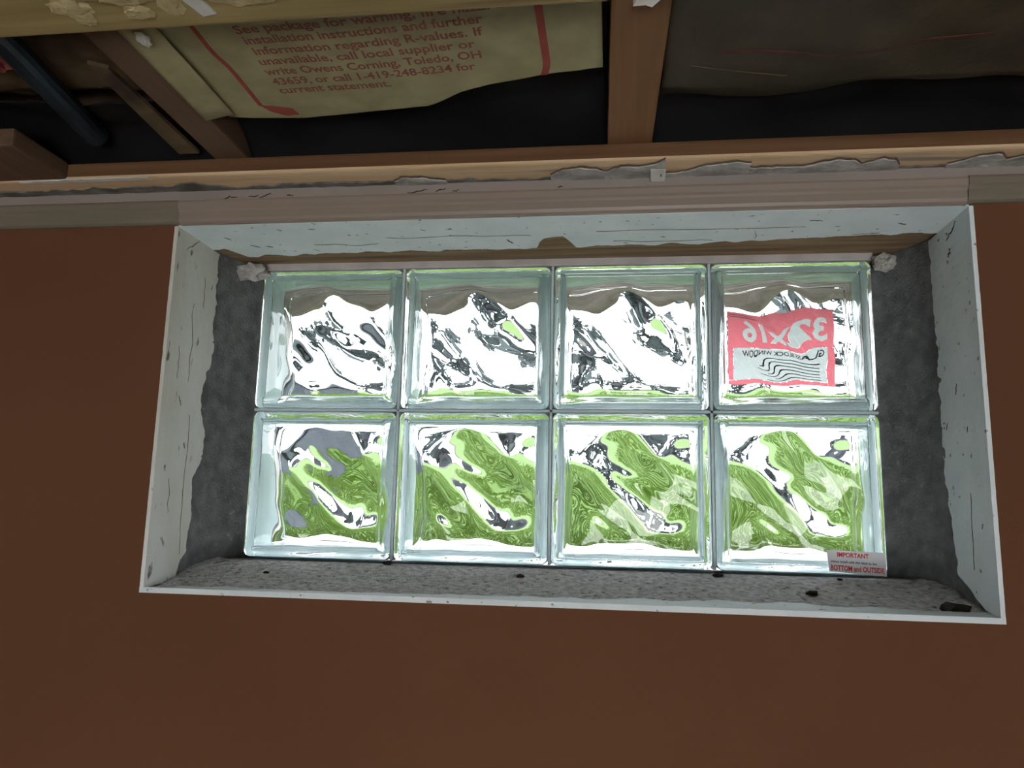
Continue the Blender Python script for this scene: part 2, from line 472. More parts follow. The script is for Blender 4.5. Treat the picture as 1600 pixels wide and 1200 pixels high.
def PS(u, v):
    x = OX0-.002+u*(OX1-OX0+.004); y = .006+v*.219
    z = interp([(.006, OZ0-.0018), (.03, OZ0-.0005), (.075, OZ0+.007), (.12, OZ0+.0175), (.150, OZ0+.0245), (.23, OZ0+.0262)], y)
    z += fbm(x*2, y*3, 9, 2)*.0016*(1 if y < .15 else .2)
    e = min(x-OX0, OX1-x)
    if e < .05 and y < .15: z += .008*(1-e/.05)**2*(y/.15)
    return (x, y, min(z, -.1967) if abs(x) < .409 and y > .148 else z)
sheet('mortar_sill', PS, 120, 36, (0, 0, -.03), M_sill, win)
MB().box(OX0-t, OX1+t, 0.0, 0.235, OZ1+.003, OZ1+.0195).build('head_board', M_head, win)
MB().bbox(OX0, OX1, .238, .44, -.25, -.206, .004).build('bounce_sill', M_bounce_sill, win)  # outer ledge added pale and deep to bounce sky light up
def PO(u, v): return (OX0+u*(OX1-OX0), .236+v*.09, .188+.012*(1-v)+fbm(u*4, v, 3, 9)*.0015)
sheet('outer_head_board', PO, 30, 6, (0, 0, .03), M_siding, win)

# chipped white paint on the reveals
def rag(t, s, seed, amp): return amp*(fbm(t, 0, s, seed, 5))
LP = [(-.2236, .004), (-.222, .03), (-.2186, .0587), (-.1857, .0819), (-.1389, .089), (-.105, .082), (-.0911, .0885), (-.0575, .1034), (-.035, .101), (-.01, .0856), (.0237, .0895), (.045, .104), (.0607, .1063), (.1549, .1004), (.2092, .1033)]
RP = [(-.2236, .004), (-.2199, .0301), (-.1888, .0852), (-.1617, .0938), (-.0981, .1036), (-.0611, .1152), (.0141, .1174), (.0612, .1228), (.1619, .1157), (.2148, .1167)]
TP = [(-.443, .085), (-.4255, .082), (-.4079, .114), (-.39, .112), (-.2173, .1047), (-.0158, .1048), (-.012, .085), (-.0044, .0681), (.0193, .0651), (.026, .08), (.0333, .1006), (.1909, .0988), (.3389, .0859), (.4362, .078), (.456, .085)]
SP = [(-.443, .004), (-.42, .004), (-.3965, .0199), (-.30, .012), (-.0292, .0245), (.12, .038), (.2461, .047), (.33, .036), (.4295, .0265), (.456, .03)]
def paint(name, lab, P3, n, th, m_):
    o = sheet(name, P3, n, 7, th, m_, smooth=False); return struct(o, lab)
def PL(side, pts, xs):
    def f(u, v):
        z = OZ0+u*(OZ1-OZ0); yi = max(interp(pts, z)+rag(z, 34, side, .0075), .003)
        y = yi*v-.0012*(1-v)
        return (xs+side*(-.0004)*abs(fbm(z, y, 40, 3)), y, z)
    return f
w1 = paint('trim_1', 'white paint peeling in a ragged edge on left side of window opening', PL(-1, LP, OX0), 190, (-.0045, 0, 0), M_white2)
w2 = paint('trim_2', 'white paint peeling in a ragged edge on right side of window opening', PL(1, RP, OX1), 190, (.0045, 0, 0), M_white)
def PT(u, v):
    x = OX0+u*(OX1-OX0); yi = interp(TP, x)+rag(x, 36, 4, .006)
    return (x, yi*v-.0012*(1-v), OZ1-.0003*abs(fbm(x, v, 20, 8)))
w3 = paint('trim_3', 'cracked white head board over the glass blocks', PT, 300, (0, 0, .0035), M_white)
def PB(u, v):
    x = OX0-.0045+u*(OX1-OX0+.009); yi = max(interp(SP, x)+rag(x, 24, 6, .012), .003)
    return (x, yi*v-.0012*(1-v), OZ0+.0008+v*yi*.06)
w4 = paint('trim_4', 'thin white painted front edge of the mortar sill', PB, 260, (0, 0, -.006), M_white)

# cracks and chips in the paint: thin dark slivers standing in the surface
def sliver(parent, a, b_, w, nrm, m_=M_chip, n=7, seed=0.0):
    a = Vector(a); b_ = Vector(b_); d = (b_-a); nrm = Vector(nrm); s = d.cross(nrm).normalized()
    vs = []; fs = []
    for i in range(n+1):
        f = i/n; c = a+d*f+s*(nz(f*3+seed*5, seed)*min(d.length*.12, .006)+nz(f*11+seed, 2)*w*1.5)
        ww = .5*w*(.15+.75*math.sin(math.pi*min(max(f, .04), .96)))*(.6+.5*abs(nz(f*9, seed*3)))
        vs += [c+s*ww+nrm*.0006, c-s*ww+nrm*.0006, c+s*ww-nrm*.001, c-s*ww-nrm*.001]
    for i in range(n):
        k = i*4; q = k+4
        fs += [(k, q, q+1, k+1), (k+2, k+3, q+3, q+2), (k, k+2, q+2, q), (k+1, q+1, q+3, k+3)]
    fs += [(0, 1, 3, 2), (n*4, n*4+2, n*4+3, n*4+1)]
    return mk('paint_chip', vs, fs, m_, parent)
dn = (0, 0, -1)
for i, (x0, y0, x1, y1, w, m_) in enumerate([(-.20, .054, -.02, .057, .0006, M_crack), (.06, .050, .30, .047, .0008, M_crack), (.08, .085, .20, .088, .0010, M_crack),
        (-.30, .072, -.22, .078, .0007, M_crack), (-.385, .07, -.375, .078, .002, M_chip), (-.365, .074, -.358, .08, .0015, M_chip),
        (-.05, .070, -.045, .085, .0022, M_chip), (.30, .03, .315, .032, .001, M_chip), (.245, .060, .25, .085, .0008, M_chip), (-.405, .04, -.40, .05, .0015, M_chip),
        (.40, .045, .41, .05, .0018, M_chip), (.39, .075, .36, .08, .0009, M_crack), (-.15, .028, -.145, .034, .0012, M_chip)]):
    sliver(w3, (x0, y0, OZ1), (x1, y1, OZ1), w, dn, m_, 9, i*.7)
for i, (y0, z0, y1, z1, w) in enumerate([(.05, .12, .052, .02, .0008), (.062, -.02, .066, -.19, .0009), (.035, .00, .04, -.012, .0012), (.055, -.055, .058, -.062, .002),
        (.02, .18, .05, .202, .0012), (.03, -.1, .035, -.14, .0008), (.07, .16, .074, .12, .0008), (.025, .06, .027, .02, .0007)]):
    sliver(w1, (OX0, y0, z0), (OX0, y1, z1), w, (1, 0, 0), M_crack if abs(z1-z0) > .03 else M_chip, 12, i*1.3)
for i, (y0, z0, y1, z1, w) in enumerate([(.03, .197, .06, .185, .0028), (.05, .172, .058, .165, .006), (.045, -.10, .05, -.18, .0007), (.09, -.02, .094, -.028, .0012),
        (.06, .02, .063, .008, .0012), (.04, -.03, .042, -.035, .001)]):
    sliver(w2, (OX1, y0, z0), (OX1, y1, z1), w, (-1, 0, 0), M_mortar if w > .005 else M_chip, 9, i*1.9)

# mortar lumps at the panel's upper corners, crumbs on the sill
tag(blob('mortar_lump', (-.414, .140, .190), (.020, .010, .011), M_plaster, seed=3, amp=.7), 'ragged grey mortar lump at the top left corner of the glass panel', 'mortar')
tag(blob('mortar_lump', (.417, .146, .190), (.013, .008, .010), M_plaster, seed=8, amp=.6), 'grey mortar lump at the top right corner of the glass panel', 'mortar')
def sillz(x, y): return PS((x-OX0+.002)/(OX1-OX0+.004), (y-.006)/.219)[2]
crumbs = [(-.204, .147, .005, 'at the foot of the first joint of the glass panel'), (-.03, .115, .0035, 'below the middle joint of the glass panel'),
          (.205, .143, .0045, 'at the foot of the joint beside the bottom right block'), (.345, .142, .0025, 'below the white warning sticker'), (-.345, .10, .0028, 'at the left end of the sill'),
          (.30, .085, .005, 'lying midway on the right half of the sill'), (.43, .035, .011, 'biggest one, in the lower right corner of the opening')]
for i, (x, y, r, lab) in enumerate(crumbs):
    tag(blob('mortar_crumb', (x, y, sillz(x, y)+r*.35), (r*1.3, r*.8, r*.6), M_chip, seed=i*2.1, amp=.6, sub=2), 'dark mortar crumb '+lab, 'crumb', 'crumbs on the sill')

# ------------------------------------------------------------------ lettering helper
def text_mesh(s, bold=0.0, space=1.0):
    cu = bpy.data.curves.new('t', 'FONT'); cu.body = s; cu.size = 1; cu.offset = bold; cu.space_character = space
    cu.resolution_u = 3
    o = bpy.data.objects.new('t', cu); col.objects.link(o)
    dg = bpy.context.evaluated_depsgraph_get(); dg.update()
    me = bpy.data.meshes.new_from_object(o.evaluated_get(dg))
    V = [v.co.copy() for v in me.vertices]; F = [tuple(p.vertices) for p in me.polygons]
    bpy.data.objects.remove(o); bpy.data.curves.remove(cu); bpy.data.meshes.remove(me)
    return V, F
def text_fit(s, bold, width, height):
    """lettering scaled so that it is `width` wide and capitals are `height` high; lower-left at 0,0"""
    V, F = text_mesh(s, bold)
    x0 = min(v.x for v in V); x1 = max(v.x for v in V)
    return [(( v.x-x0)*width/(x1-x0), v.y*height/.70) for v in V], F

# ------------------------------------------------------------------ stickers
# warning sticker on the room side
st = tag(empty('sticker', .370, YG, -.196), 'white warning sticker with red and black lettering on bottom right glass block', 'sticker')
ys = YG-.0006
q = [(.3330, -.1664), (.4000, -.1683), (.4005, -.1960), (.3355, -.1912)]
mk('sticker_paper', [(x, ys, z) for x, z in q]+[(x, ys+.0005, z) for x, z in q], [(0, 1, 2, 3), (4, 7, 6, 5), (0, 4, 5, 1), (1, 5, 6, 2), (2, 6, 7, 3), (3, 7, 4, 0)], M_paper, st)
def on_sticker(s, x, z, w, h, bold, m_, slope=-.045):
    V, F = text_fit(s, bold, w, h)
    mk('lettering', [(x+a, ys-.0003, z+b_+a*slope) for a, b_ in V], F, m_, st)
on_sticker('IMPORTANT', .3450, -.1740, .0360, .0052, .030, M_sred)
on_sticker('please install with this label to the', .3375, -.1806, .0520, .0026, .018, M_sblk)
on_sticker('BOTTOM and OUTSIDE', .3372, -.1895, .0605, .0058, .030, M_sred)
# product label on the outdoor side, seen from behind
lb = tag(empty('product_label', .30, YG+TH, .044), 'red and white size label stuck outside the top right block, seen from behind', 'sticker')
yo = YG+TH+.0008-.0028
def slab(name, pts, y, d, m_):
    n = len(pts)
    mk(name, [(x, y, z) for x, z in pts], [tuple(range(n))], m_, lb)      # thin film, one layer
XA, XB, ZA, ZBm = .2300, .3720, .0440, .1480
slab('label_paper', [(XA+.0072, ZA+.0072), (XB-.0102, ZA+.0072), (XB-.0102, .0938), (XA+.0072, .0938)], yo+.0004, .0003, M_lwht)

slab('red_border', [(XB-.010, ZA), (XB, ZA), (XB, .0938), (XB-.010, .0938)], yo+.0004, .0003, M_lred)
slab('red_border', [(XA, ZA), (XB-.0102, ZA), (XB-.0102, ZA+.007), (XA, ZA+.007)], yo+.0004, .0003, M_lred)
slab('red_border', [(XA, ZA+.0072), (XA+.007, ZA+.0072), (XA+.007, .0938), (XA, .0938)], yo+.0004, .0003, M_lred)
def on_label(s, xr, z, w, h, bold, m_):
    V, F = text_fit(s, bold, w, h)                    # reads from outdoors, so mirrored from the room
    mk('lettering', [(xr-a, yo+.0002, z+b_) for a, b_ in V], F, m_, lb)
# red band with the size figures cut out of it and set in white
from mathutils.geometry import tessellate_polygon
def outlines(V, F):
    cnt = {}
    for f in F:
        for a, c in zip(f, f[1:]+f[:1]): cnt[a, c] = 1
    nxt = {a: c for (a, c) in cnt if (c, a) not in cnt}
    loops = []
    while nxt:
        a = next(iter(nxt)); L = []
        while a in nxt:
            L.append(a); a = nxt.pop(a)
        if len(L) > 2: loops.append([V[k] for k in L])
    return loops
def area2(L): return sum(a[0]*c[1]-c[0]*a[1] for a, c in zip(L, L[1:]+L[:1]))
V, F = text_mesh('32x16', .03)
x0_ = min(v.x for v in V); x1_ = max(v.x for v in V)
key = {}; remap = []
V2 = []
for v in V:
    k = (round(v.x, 4), round(v.y, 4))
    if k not in key: key[k] = len(V2); V2.append((.362-(v.x-x0_)*.112/(x1_-x0_), .104+v.y*.030/.70))
    remap.append(key[k])
F2 = [tuple(remap[k] for k in f) for f in F]; F2 = [f for f in F2 if len(set(f)) == len(f)]
LS = outlines(V2, F2)
sg = 1 if area2(max(LS, key=lambda L: abs(area2(L)))) > 0 else -1
outer = [L for L in LS if area2(L)*sg > 0]; inner = [L for L in LS if area2(L)*sg < 0]
polys = [[[(XA, .094), (XB, .094), (XB, ZBm), (XA, ZBm)]]+outer]+[[L] for L in inner]
RV = []; RFc = []
for pl in polys:
    base = len(RV); flat_ = [p for L in pl for p in L]
    RV += [(p[0], yo+.0004, p[1]) for p in flat_]
    RFc += [tuple(base+k for k in t3) for t3 in tessellate_polygon([[Vector((p[0], p[1], 0)) for p in L] for L in pl])]
mk('red_band', RV, RFc, M_lred, lb)
on_label('32x16', .362, .104, .112, .030, .03, M_lwht)
on_label('GLASS BLOCK WINDOW', .357, .0845, .110, .0062, .02, M_sblk)
b = MB()
for i in range(6):
    w = (.075, .082, .060, .078, .050, .066)[i]; z = .078-i*.0048
    b.box(.354-w, .354, yo+.0001, yo+.0003, z, z+.0012)
b.build('fine_print', M_sblk, lb)
MB().box(.233, .272, yo+.0001, yo+.0003, .1425, .1437).box(.233, .280, yo+.0001, yo+.0003, .1390, .1402).build('fine_print', M_sblk, lb)

# ------------------------------------------------------------------ trim along the top of the wall
def moulding(name, x0, x1, m_, lab, dz=0.0, dy=0.0):
    prof = [(.2026, 0), (.2026, -.0050), (.2045, -.0085), (.2080, -.0098), (.2160, -.0102), (.2185, -.0118), (.2205, -.0140), (.2270, -.0150), (.2296, -.0142), (.2296, 0)]
    n = len(prof); K = 30; vs = []; fs = []
    for i in range(K+1):
        x = x0+(x1-x0)*i/K
        for z, y in prof: vs.append((x, y+dy+(nz(x, z, 0, 9)*.0006 if y < 0 else 0), z+dz+nz(x*3, 1)*.0005))
    for i in range(K):
        for k in range(n): fs.append((i*n+k, i*n+(k+1) % n, (i+1)*n+(k+1) % n, (i+1)*n+k))
    fs += [tuple(range(n))[::-1], tuple(K*n+k for k in range(n))]
    return struct(mk(name, vs, fs, m_), lab)
m5 = moulding('trim_5', OX0+.005, OX1-.004, M_trim, 'pinkish painted moulding over the window')
m6 = moulding('trim_6', -XW, OX0+.0045, M_trimo, 'olive beige moulding left of the window', .001, .001)
m7 = moulding('trim_7', OX1-.0035, XW, M_trimo, 'olive beige moulding right of the window', .0012, -.0008)
m8 = struct(MB().bbox(-XW, XW, -.0105, 0, .2306, .2436, .0015).build('trim_8', M_trimu), 'flat pale pink strip between moulding and ceiling board')
for i, (px, w) in enumerate([(-.375, .010), (-.345, .006), (-.330, .008), (-.30, .004), (-.145, .012), (-.118, .006), (-.10, .004), (.02, .003)]):
    sliver(m8, (px-w, -.0109, .2318+.001*(i % 2)), (px+w, -.0109, .2330+.0012*(i % 3)), .0016, (0, -1, 0), M_chip, 8, i*.9)

# ------------------------------------------------------------------ ceiling timber
def furring(name, x0, x1, y0, y1, m_front, m_bot, lab, cat='board'):
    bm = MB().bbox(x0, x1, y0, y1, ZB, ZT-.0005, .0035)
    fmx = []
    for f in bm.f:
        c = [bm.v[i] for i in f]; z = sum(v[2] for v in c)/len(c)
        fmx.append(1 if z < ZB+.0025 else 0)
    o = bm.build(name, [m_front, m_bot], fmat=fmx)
    return tag(o, lab, cat)
fb = furring('furring_board', -XW+.02, XW-.02, YF, -.0005, M_fur, M_fur_lit, 'pine furring board along the top of the wall with plaster remains')
nb = furring('furring_board', -XW+.02, .078, -.405, -.3162, M_strip, M_strip, 'yellowed furring board nearest the viewer, blotched with dried glue')

def ragged(name, pts, z, th, m_, parent, n=60, seed=0.0, amp=.004, yb=-.0005):
    """flake on the underside of a board: back edge at yb, ragged front edge through pts (x, y)"""
    x0, x1 = pts[0][0], pts[-1][0]
    def P(u, v):
        x = x0+u*(x1-x0); yf = interp(pts, x)+rag(x, 40, seed, amp)
        y = yb+(yf-yb)*v
        return (x, y, z-th*(.55+.5*abs(fbm(x, y, 45, seed+1))))
    return sheet(name, P, n, 5, (0, 0, th*.55), m_, parent, smooth=False)
zf = ZB-.0002
ragged('corner_strip', [(-.75, -.022), (-.45, -.026), (-.42, -.034), (-.36, -.014), (-.30, -.022), (-.1, -.018), (.0, -.015), (.04, -.021), (.2, -.012), (.45, -.016), (.75, -.016)], zf, .0022, M_dkgrey, fb, 420, 2, .006, -.0108)  # ragged dark grey strip where the board meets the wall
for i, pts in enumerate([[(-.17, -.022), (-.16, -.030), (-.13, -.024), (-.11, -.020)],
                         [(.01, -.020), (.025, -.036), (.045, -.041), (.062, -.036), (.078, -.024)],
                         [(.07, -.026), (.088, -.040), (.108, -.038), (.128, -.044), (.135, -.052)],
                         [(.137, -.016), (.16, -.022), (.18, -.036), (.21, -.040), (.226, -.036)],
                         [(.222, -.026), (.25, -.024), (.28, -.026), (.30, -.034), (.33, -.038), (.345, -.026)],
                         [(.33, -.022), (.36, -.034), (.375, -.032), (.382, -.02)],
                         [(.43, -.018), (.455, -.036), (.475, -.04), (.485, -.028), (.52, -.042), (.55, -.036), (.60, -.04), (.66, -.03)]]):
    ragged('flake_edge', [(x, y-.0030) for x, y in pts], ZB-.0006, .0012, M_crack, fb, 50, 10+i, .005)
    ragged('plaster_flake', pts, ZB-.0012, .0028, M_plaster, fb, 50, 10+i, .005)
mk('paper_tag', [(.120, -.036, ZB-.004), (.1365, -.034, ZB-.004), (.1365, -.0112, ZB-.007), (.121, -.0112, ZB-.007), (.120, -.036, ZB-.0047), (.1365, -.034, ZB-.0047), (.1365, -.0112, ZB-.0077), (.121, -.0112, ZB-.0077)],
   [(0, 1, 2, 3), (4, 7, 6, 5), (0, 4, 5, 1), (1, 5, 6, 2), (2, 6, 7, 3), (3, 7, 4, 0)], M_gyp, fb)
MB().box(.1312, .1322, -.026, -.019, ZB-.0066, ZB-.0053).build('staple', M_chip, fb)
ragged('plaster_ridge', [(-.62, -.050), (-.57, -.0525), (-.50, -.0535), (-.455, -.052)], ZB, .0025, M_gyp, fb, 60, 31, .002, -.046)

def joist(x0, x1, sk, m_, lab):
    bm = MB().bbox(x0, x1, -3.45, .0, ZT, .47, .003)
    bm.v = [(x+sk*(-y), y, z) for x, y, z in bm.v]
    return tag(bm.build('floor_joist', m_), lab, 'joist', 'floor joists')
joist(.0725, .1205, .018, M_joist, 'orange brown floor joist right of the printed insulation')
joist(-.3795, -.3400, .022, M_joist2, 'dull brown floor joist left of the printed insulation')
rim = tag(MB().bbox(-XW, XW, .001, .039, ZT, .4695, .002).build('rim_joist', M_joist2), 'rim joist closing the joist bays above the wall', 'joist')

# lath along the left joist
vs = [(-.4143, -.060, ZT+.001), (-.390, -.060, ZT+.001), (-.3835, -.235, ZT-.001), (-.398, -.245, ZT-.001)]
tag(mk('paper_flange', [(x, y, z) for x, y, z in vs]+[(x, y, z+.004) for x, y, z in vs], [(0, 1, 2, 3), (4, 7, 6, 5), (0, 4, 5, 1), (1, 5, 6, 2), (2, 6, 7, 3), (3, 7, 4, 0)],
       M_kraft3), 'narrow tan strip along the left side of the dull joist', 'strip')
tag(MB().bbox(-.70, -.5585, -.137, -.0505, ZB, ZT, .003).build('wood_block', M_joist2), 'short wood block butted against the furring board at far left', 'wood block')

# ------------------------------------------------------------------ insulation
def ksurf(x, y):
    """height of the printed kraft facing"""
    s = .2769+.004*nz(x*7, y*7, 1)-.003*math.sin((x+.30)/.37*math.pi)
    d = y+.16
    if d > 0: s += d*d*1.0
    return s
PE = [(-.3294, -.1148), (-.2989, -.1108), (-.2431, -.1075), (-.1561, -.1175), (-.1069, -.1249), (-.069, -.1498), (-.04, -.160), (.0148, -.1708), (.048, -.1732), (.070, -.176)]
bt = tag(empty('insulation_batt', -.13, -.5, .272), 'tan kraft-faced insulation batt printed with a red-brown notice', 'insulation')
def PK(u, v):
    x = -.327+u*.397; ye = interp(PE, x)+fbm(x, 0, 12, 4)*.003
    y = -1.2+(ye+1.2)*(1-(1-v)**2.2)
    return (x, y, ksurf(x, y)+(.006*((v-.985)/.015)**2 if v > .985 else 0))
sheet('kraft_facing', PK, 60, 90, (0, 0, .0012), M_kraft, bt)
def PW(u, v):
    x = -.336+u*.406; y = -1.2+v*(interp(PE, x)-.012+1.2)
    return (x, y, ksurf(x, y)+.0035)
sheet('glass_wool', PW, 24, 30, (0, 0, .10), M_pinkw, bt)
def PF(u, v):
    y = -1.2+v*(1.2-.134); x = -.3395+.02*(-y-.06)*.9+u*.030-.004*v
    return (x, y, ZT-.0006+u*.006+.001*nz(x*9, y*9, 4))
sheet('stapling_flange', PF, 8, 50, (0, 0, .0010), M_kraft, bt)
rows = [('See package for warning, fire hazard', -.2480, -.2580, .2385), ('installation instructions and further', -.2465, -.2420, .2175),
        ('information regarding R-values. If', -.2454, -.2255, .2140), ('unavailable, call local supplier or', -.2480, -.2090, .2070),
        ('write Owens Corning, Toledo, OH', -.2499, -.1920, .2115), ('43659, or call 1-419-248-8234 for', -.2497, -.1748, .2030), ('current statement.', -.2493, -.1598, .1160)]
for s, x0, y0, w in rows:
    V, F = text_fit(s, .022, w, .0115)
    pts = []
    for a, b_ in V:
        x = x0+a; y = y0-a*.072-b_
        pts.append((x, y, ksurf(x, y)-.0006))
    mk('printed_line', pts, F, M_ink, bt)
def ribbon(name, pts, w, m_, parent, zfun, n=40):
    vs = []; fs = []
    for i in range(n+1):
        f = i/n; y = pts[0][1]+(pts[-1][1]-pts[0][1])*f
        x = interp([(p[1], p[0]) for p in pts], y)
        ww = w*(1+.15*nz(y*30))
        for xx in (x-ww, x+ww):
            vs += [(xx, y, zfun(xx, y)-.0005), (xx, y, zfun(xx, y)-.0001)]
    for i in range(n):
        k = i*4; q = k+4
        fs += [(k, k+2, q+2, q), (k+1, q+1, q+3, k+3), (k, q, q+1, k+1), (k+2, k+3, q+3, q+2)]
    fs += [(0, 1, 3, 2), (n*4, n*4+2, n*4+3, n*4+1)]
    return mk(name, vs, fs, m_, parent)
ribbon('red_line', [(-.2821, -.6), (-.2821, -.274), (-.2844, -.2342), (-.2807, -.2047), (-.281, -.1373)], .0022, M_red, bt, ksurf)
ribbon('red_line', [(.0188, -.6), (.0188, -.2781), (.0191, -.1864), (.0150, -.171)], .0034, M_red, bt, ksurf)
mk('red_mark', [(x, y, ksurf(x, y)-.0006) for x, y in ((-.2815, -.139), (-.268, -.137), (-.250, -.131), (-.2475, -.117), (-.262, -.115), (-.275, -.125))], [(0, 1, 2, 3, 4, 5)], M_red, bt)

# right bay
def k2(x, y): return .279+.010*nz(x*6, y*6, 3)+.006*nz(x*15, y*15, 5)+max(0, y+.13)*.35
b2 = tag(empty('insulation_batt', .35, -.5, .272), 'dark insulation batt with creased facing in the right joist bay', 'insulation')
def PK2(u, v):
    x = .126+u*.52; ye = -.085-.05*u+fbm(x, 0, 10, 7)*.012
    y = -1.2+(ye+1.2)*(1-(1-v)**2)
    return (x, y, k2(x, y))
sheet('kraft_facing', PK2, 90, 90, (0, 0, .0012), M_kraft2, b2)
def PW2(u, v):
    x = .128+u*.52; y = -1.2+v*1.07
    return (x, y, k2(x, y)+.0045)
sheet('glass_wool', PW2, 24, 30, (0, 0, .09), M_pinkw, b2)
vs = []; fs = []
L2 = [(.172, -.192), (.20, -.188), (.24, -.183), (.273, -.179), (.31, -.186), (.35, -.191), (.40, -.196)]
for x, y in L2: vs += [(x, y-.0016, k2(x, y-.0016)-.0009), (x, y+.0016, k2(x, y+.0016)-.0009), (x, y+.0016, k2(x, y+.0016)-.0002), (x, y-.0016, k2(x, y-.0016)-.0002)]
for i in range(len(L2)-1):
    for k in range(4): fs.append((i*4+k, i*4+(k+1) % 4, i*4+4+(k+1) % 4, i*4+4+k))
mk('red_line', vs, fs, M_faded, b2)
# a raised fold of the facing with a pale lit edge
fold = [(.1507, -.2276), (.1504, -.1746), (.195, -.160), (.2415, -.1452)]
MB().tube([(x, y, k2(x, y)-.0012) for x, y in fold], .0005, 6).build('paper_fold', M_kraft3, b2)

# left bay
def k3(x, y): return .306+.010*nz(x*8, y*8, 13)+.008*nz(x*20, y*20, 15)+max(0, y+.14)*.5
b3 = tag(empty('insulation_batt', -.6, -.5, .272), 'brown crumpled insulation batt in the left joist bay beside the blue pipe', 'insulation')
def PK3(u, v):
    x = -.86+u*.478; y = -1.2+(1.2-.095+fbm(x, 0, 11, 9)*.01)*(1-(1-v)**2)
    return (x, y, k3(x, y))
sheet('kraft_facing', PK3, 70, 90, (0, 0, .0012), M_kraft3, b3)
def PW3(u, v):
    x = -.86+u*.478; y = -1.2+v*1.07
    return (x, y, k3(x, y)+.0045)
sheet('glass_wool', PW3, 24, 30, (0, 0, .09), M_pinkw, b3)
blob('wool_tuft', (-.515, -.228, .290), (.020, .022, .010), M_pinkw, b3, 5, .5)
tag(MB().tube([(-.501, -.085, .279), (-.495, -.115, .2785), (-.4653, -.2532, .275), (-.44, -.40, .274), (-.40, -1.0, .274)], .0125, 14).build('water_pipe', M_pipe), 'dark blue pipe running along the left joist bay', 'pipe')

# black sheet in the bays between the batts' ends and the rim joist
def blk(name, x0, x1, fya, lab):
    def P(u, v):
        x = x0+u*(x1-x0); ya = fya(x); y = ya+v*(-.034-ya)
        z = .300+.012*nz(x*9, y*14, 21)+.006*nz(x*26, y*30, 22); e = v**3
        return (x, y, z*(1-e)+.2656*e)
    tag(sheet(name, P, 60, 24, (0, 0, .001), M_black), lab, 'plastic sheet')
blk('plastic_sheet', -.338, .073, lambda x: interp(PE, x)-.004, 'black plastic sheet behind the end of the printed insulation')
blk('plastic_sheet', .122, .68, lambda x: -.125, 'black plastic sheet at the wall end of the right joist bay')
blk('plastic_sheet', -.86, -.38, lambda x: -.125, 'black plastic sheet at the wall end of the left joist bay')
# scraps
tag(blob('plaster_chunk', (-.321, -.279, ZT-.003), (.0045, .009, .004), M_gyp, seed=2, amp=.5), 'small white plaster chunk on the dull joist beside the printed insulation', 'plaster chunk')
def flake(name, pts, z, th, dz, m_, lab, cat):
    n = len(pts)
    o = mk(name, [(x, y, z+d) for (x, y), d in zip(pts, dz)]+[(x, y, z+d+th) for (x, y), d in zip(pts, dz)],
       [tuple(range(n)), tuple(range(2*n-1, n-1, -1))]+[(k, (k+1) % n, n+(k+1) % n, n+k) for k in range(n)], m_)
    return tag(o, lab, cat)
flake('drywall_scrap', [(.0945, -.2985), (.104, -.2975), (.109, -.2945), (.116, -.2995), (.1315, -.2985), (.1335, -.325), (.105, -.335), (.101, -.312)], ZT-.009, .006, [-.004, -.003, -.003, 0, 0, 0, 0, 0], M_gyp, 'torn white drywall scrap hanging under the orange brown joist', 'drywall scrap')
flake('paper_scrap', [(-.2365, -.331), (-.2245, -.333), (-.2285, -.352), (-.245, -.360)], ZB-.0018, .0015, [0, 0, 0, 0], M_gyp, 'white paper scrap stuck on the yellowed near board', 'paper scrap')
for i, (x, y, rx, ry) in enumerate([(-.335, -.350, .016, .012), (-.333, -.338, .009, .010), (-.285, -.340, .012, .008), (-.285, -.358, .02, .010), (-.255, -.352, .010, .018), (-.42, -.352, .02, .016), (-.19, -.352, .03, .010), (-.12, -.350, .022, .008), (-.30, -.366, .05, .010)]):
    blob('dried_glue', (x, y, ZB-.0006), (rx, ry, .0026), M_foam, nb, 4+i*1.7, .45)

# ------------------------------------------------------------------ outdoors, seen through the glass
def lz(x, y): return -.262+.118*(y-.3)+.012*nz(x*2, y*2, 31)+.03*nz(x*.4, y*.4, 33)*min(1, max(0, y-.5)/3)
V = []; F = []
nx, ny = 60, 70
for i in range(nx+1):
    for j in range(ny+1):
        f = j/ny; y = .30+9.0*f**1.8; x = (i/nx-.5)*(5+26*f**1.5)
        V.append((x, y, lz(x, y)))
for i in range(nx):
    for j in range(ny): F.append((i*(ny+1)+j, (i+1)*(ny+1)+j, (i+1)*(ny+1)+j+1, i*(ny+1)+j+1))
struct(mk('lawn', V, F, M_lawn, smooth=True), 'bright green lawn rising away from the house outside')
V = []; F = []
for k in range(16000):
    y = .47+3.2*random.random()**1.6; x = random.uniform(-1, 1)*(.7+.55*y)
    if -1.66 < x < -.94 and 1.54 < y < 2.26: continue
    z = lz(x, y); h = random.uniform(.02, .06); a = random.uniform(0, 6.28); w = .0016+.0008*y
    dx, dy = math.cos(a), math.sin(a); bx, by = random.uniform(-.5, .5)*h, random.uniform(-.5, .5)*h
    n = len(V)
    V += [(x-dx*w, y-dy*w, z-.003), (x+dx*w, y+dy*w, z-.003), (x+bx*.4+dx*w*.7, y+by*.4+dy*w*.7, z+h*.6), (x+bx*.4-dx*w*.7, y+by*.4-dy*w*.7, z+h*.6), (x+bx, y+by, z+h)]
    F += [(n, n+1, n+2, n+3), (n+3, n+2, n+4)]
me = bpy.data.meshes.new('grass'); me.from_pydata([(x, y, z+ZO) for x, y, z in V], [], F); me.materials.append(M_grass)
g = bpy.data.objects.new('grass', me); col.objects.link(g)
tag(g, 'fresh green grass blades just outside the glass blocks', 'grass', kind='stuff')
zd = lz(0, 9.3)
struct(MB().box(-20, 20, 9.2, 13.5, zd-.3, zd+.02).build('driveway', M_drive), 'pale driveway beyond the lawn')
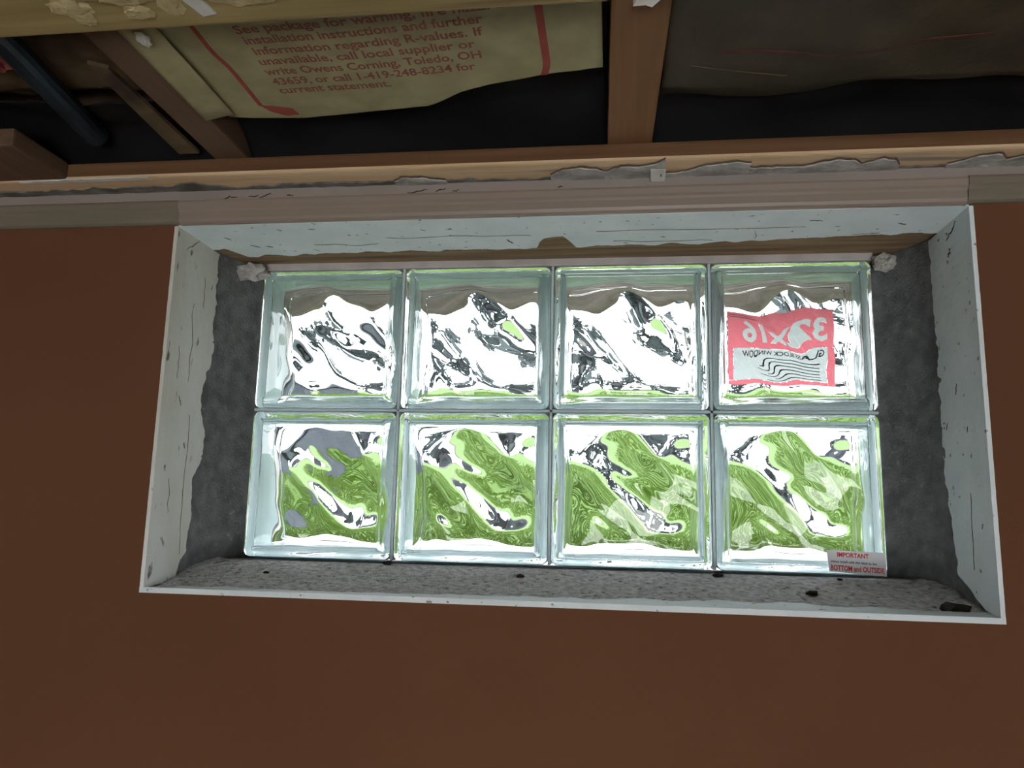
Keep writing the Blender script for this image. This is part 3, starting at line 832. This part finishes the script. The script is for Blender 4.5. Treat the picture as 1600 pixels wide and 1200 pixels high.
struct(MB().box(-60, 60, 13.5, 80, zd-.4, zd-.05).build('far_ground', M_lawn), 'grass beyond the driveway')

def tree(x, y, h, cr, seed, lab, nl=100):
    random.seed(seed)
    z0 = zd-.1
    r = empty('tree', x, y, z0)
    b = MB(); tips = []
    pts = [(x+.15*math.sin(k*1.3+seed)*k*.2, y, z0+h*.75*k/6) for k in range(7)]
    b.tube(pts, [.30*h/6*(1-.11*k) for k in range(7)], 8)
    for k in range(14):
        a = k*2.4+seed; zz = z0+h*(.35+.035*k); p0 = Vector((x, y, zz)); L = cr*(1.0-.04*k)
        p1 = p0+Vector((math.cos(a)*L*.5, math.sin(a)*L*.5, L*.25)); p2 = p0+Vector((math.cos(a)*L, math.sin(a)*L, L*.65))
        b.tube([p0, p1, p2], [.10*h/6, .06*h/6, .02], 6); tips += [p1, p2]
    b.build('trunk', M_bark, r)
    V = []; F = []
    for k in range(nl):
        c = random.choice(tips)+Vector([random.gauss(0, cr*.22) for _ in range(3)])
        a = Vector([random.gauss(0, 1) for _ in range(3)]).normalized()*random.uniform(.25, .55); d = a.orthogonal()*.5
        n = len(V); V += [c-a, c+d, c+a, c-d]; F.append((n, n+1, n+2, n+3))
    mk('foliage', V, F, M_leaf, r)
    tag(r, lab, 'tree', 'trees outside')
tree(-5.0, 17, 4.4, 1.5, 3, 'dark tree outside behind the left glass blocks')
tree(1.2, 22, 4.6, 1.4, 5, 'dark tree outside behind the middle glass blocks')
tree(6.0, 16, 4.6, 1.5, 9, 'dark tree outside behind the right glass blocks')
tree(-1.6, 15, 3.2, 1.0, 14, 'slim dark tree outside between the first and second block columns', 70)
tree(3.1, 15.5, 3.6, 1.1, 21, 'slim dark tree outside between the third and fourth block columns', 70)
for i, (x, y, r_) in enumerate([(-3.4, 13.9, .55), (.4, 14.1, .5), (2.0, 13.9, .6), (4.6, 14.0, .5)]):
    V = []; F = []
    random.seed(60+i)
    for k in range(420):
        d_ = Vector([random.gauss(0, 1) for _ in range(3)]).normalized()*r_*random.uniform(.6, 1)
        c = Vector((x, y, zd+r_*.7))+Vector((d_.x*1.4, d_.y, d_.z*.9)); a = Vector([random.gauss(0, 1) for _ in range(3)]).normalized()*.10; e = a.orthogonal()*.6
        n = len(V); V += [c-a, c+e, c+a, c-e]; F.append((n, n+1, n+2, n+3))
    sh = empty('shrub', x, y, zd-.1)
    mk('foliage', V, F, M_leaf, sh)
    MB().tube([(x, y, zd-.1), (x+.03, y, zd+.3), (x, y, zd+r_)], [.05, .04, .02], 6).build('stem', M_bark, sh)
    tag(sh, 'dark round shrub outside beyond the driveway, '+('leftmost', 'second from left', 'third from left', 'rightmost')[i]+' of four', 'shrub', 'shrubs beyond the driveway')
ub = empty('utility_box', -1.25, 1.9, -.2)
MB().bbox(-1.6, -1.0, 1.6, 2.2, lz(-1.3, 1.9)-.05, .22, .02).build('cabinet', M_slate, ub)
MB().bbox(-1.63, -.97, 1.57, 2.23, .22, .26, .01).build('lid', M_slate, ub)
tag(ub, 'slate grey box on the lawn seen blurred through the left glass blocks', 'box')
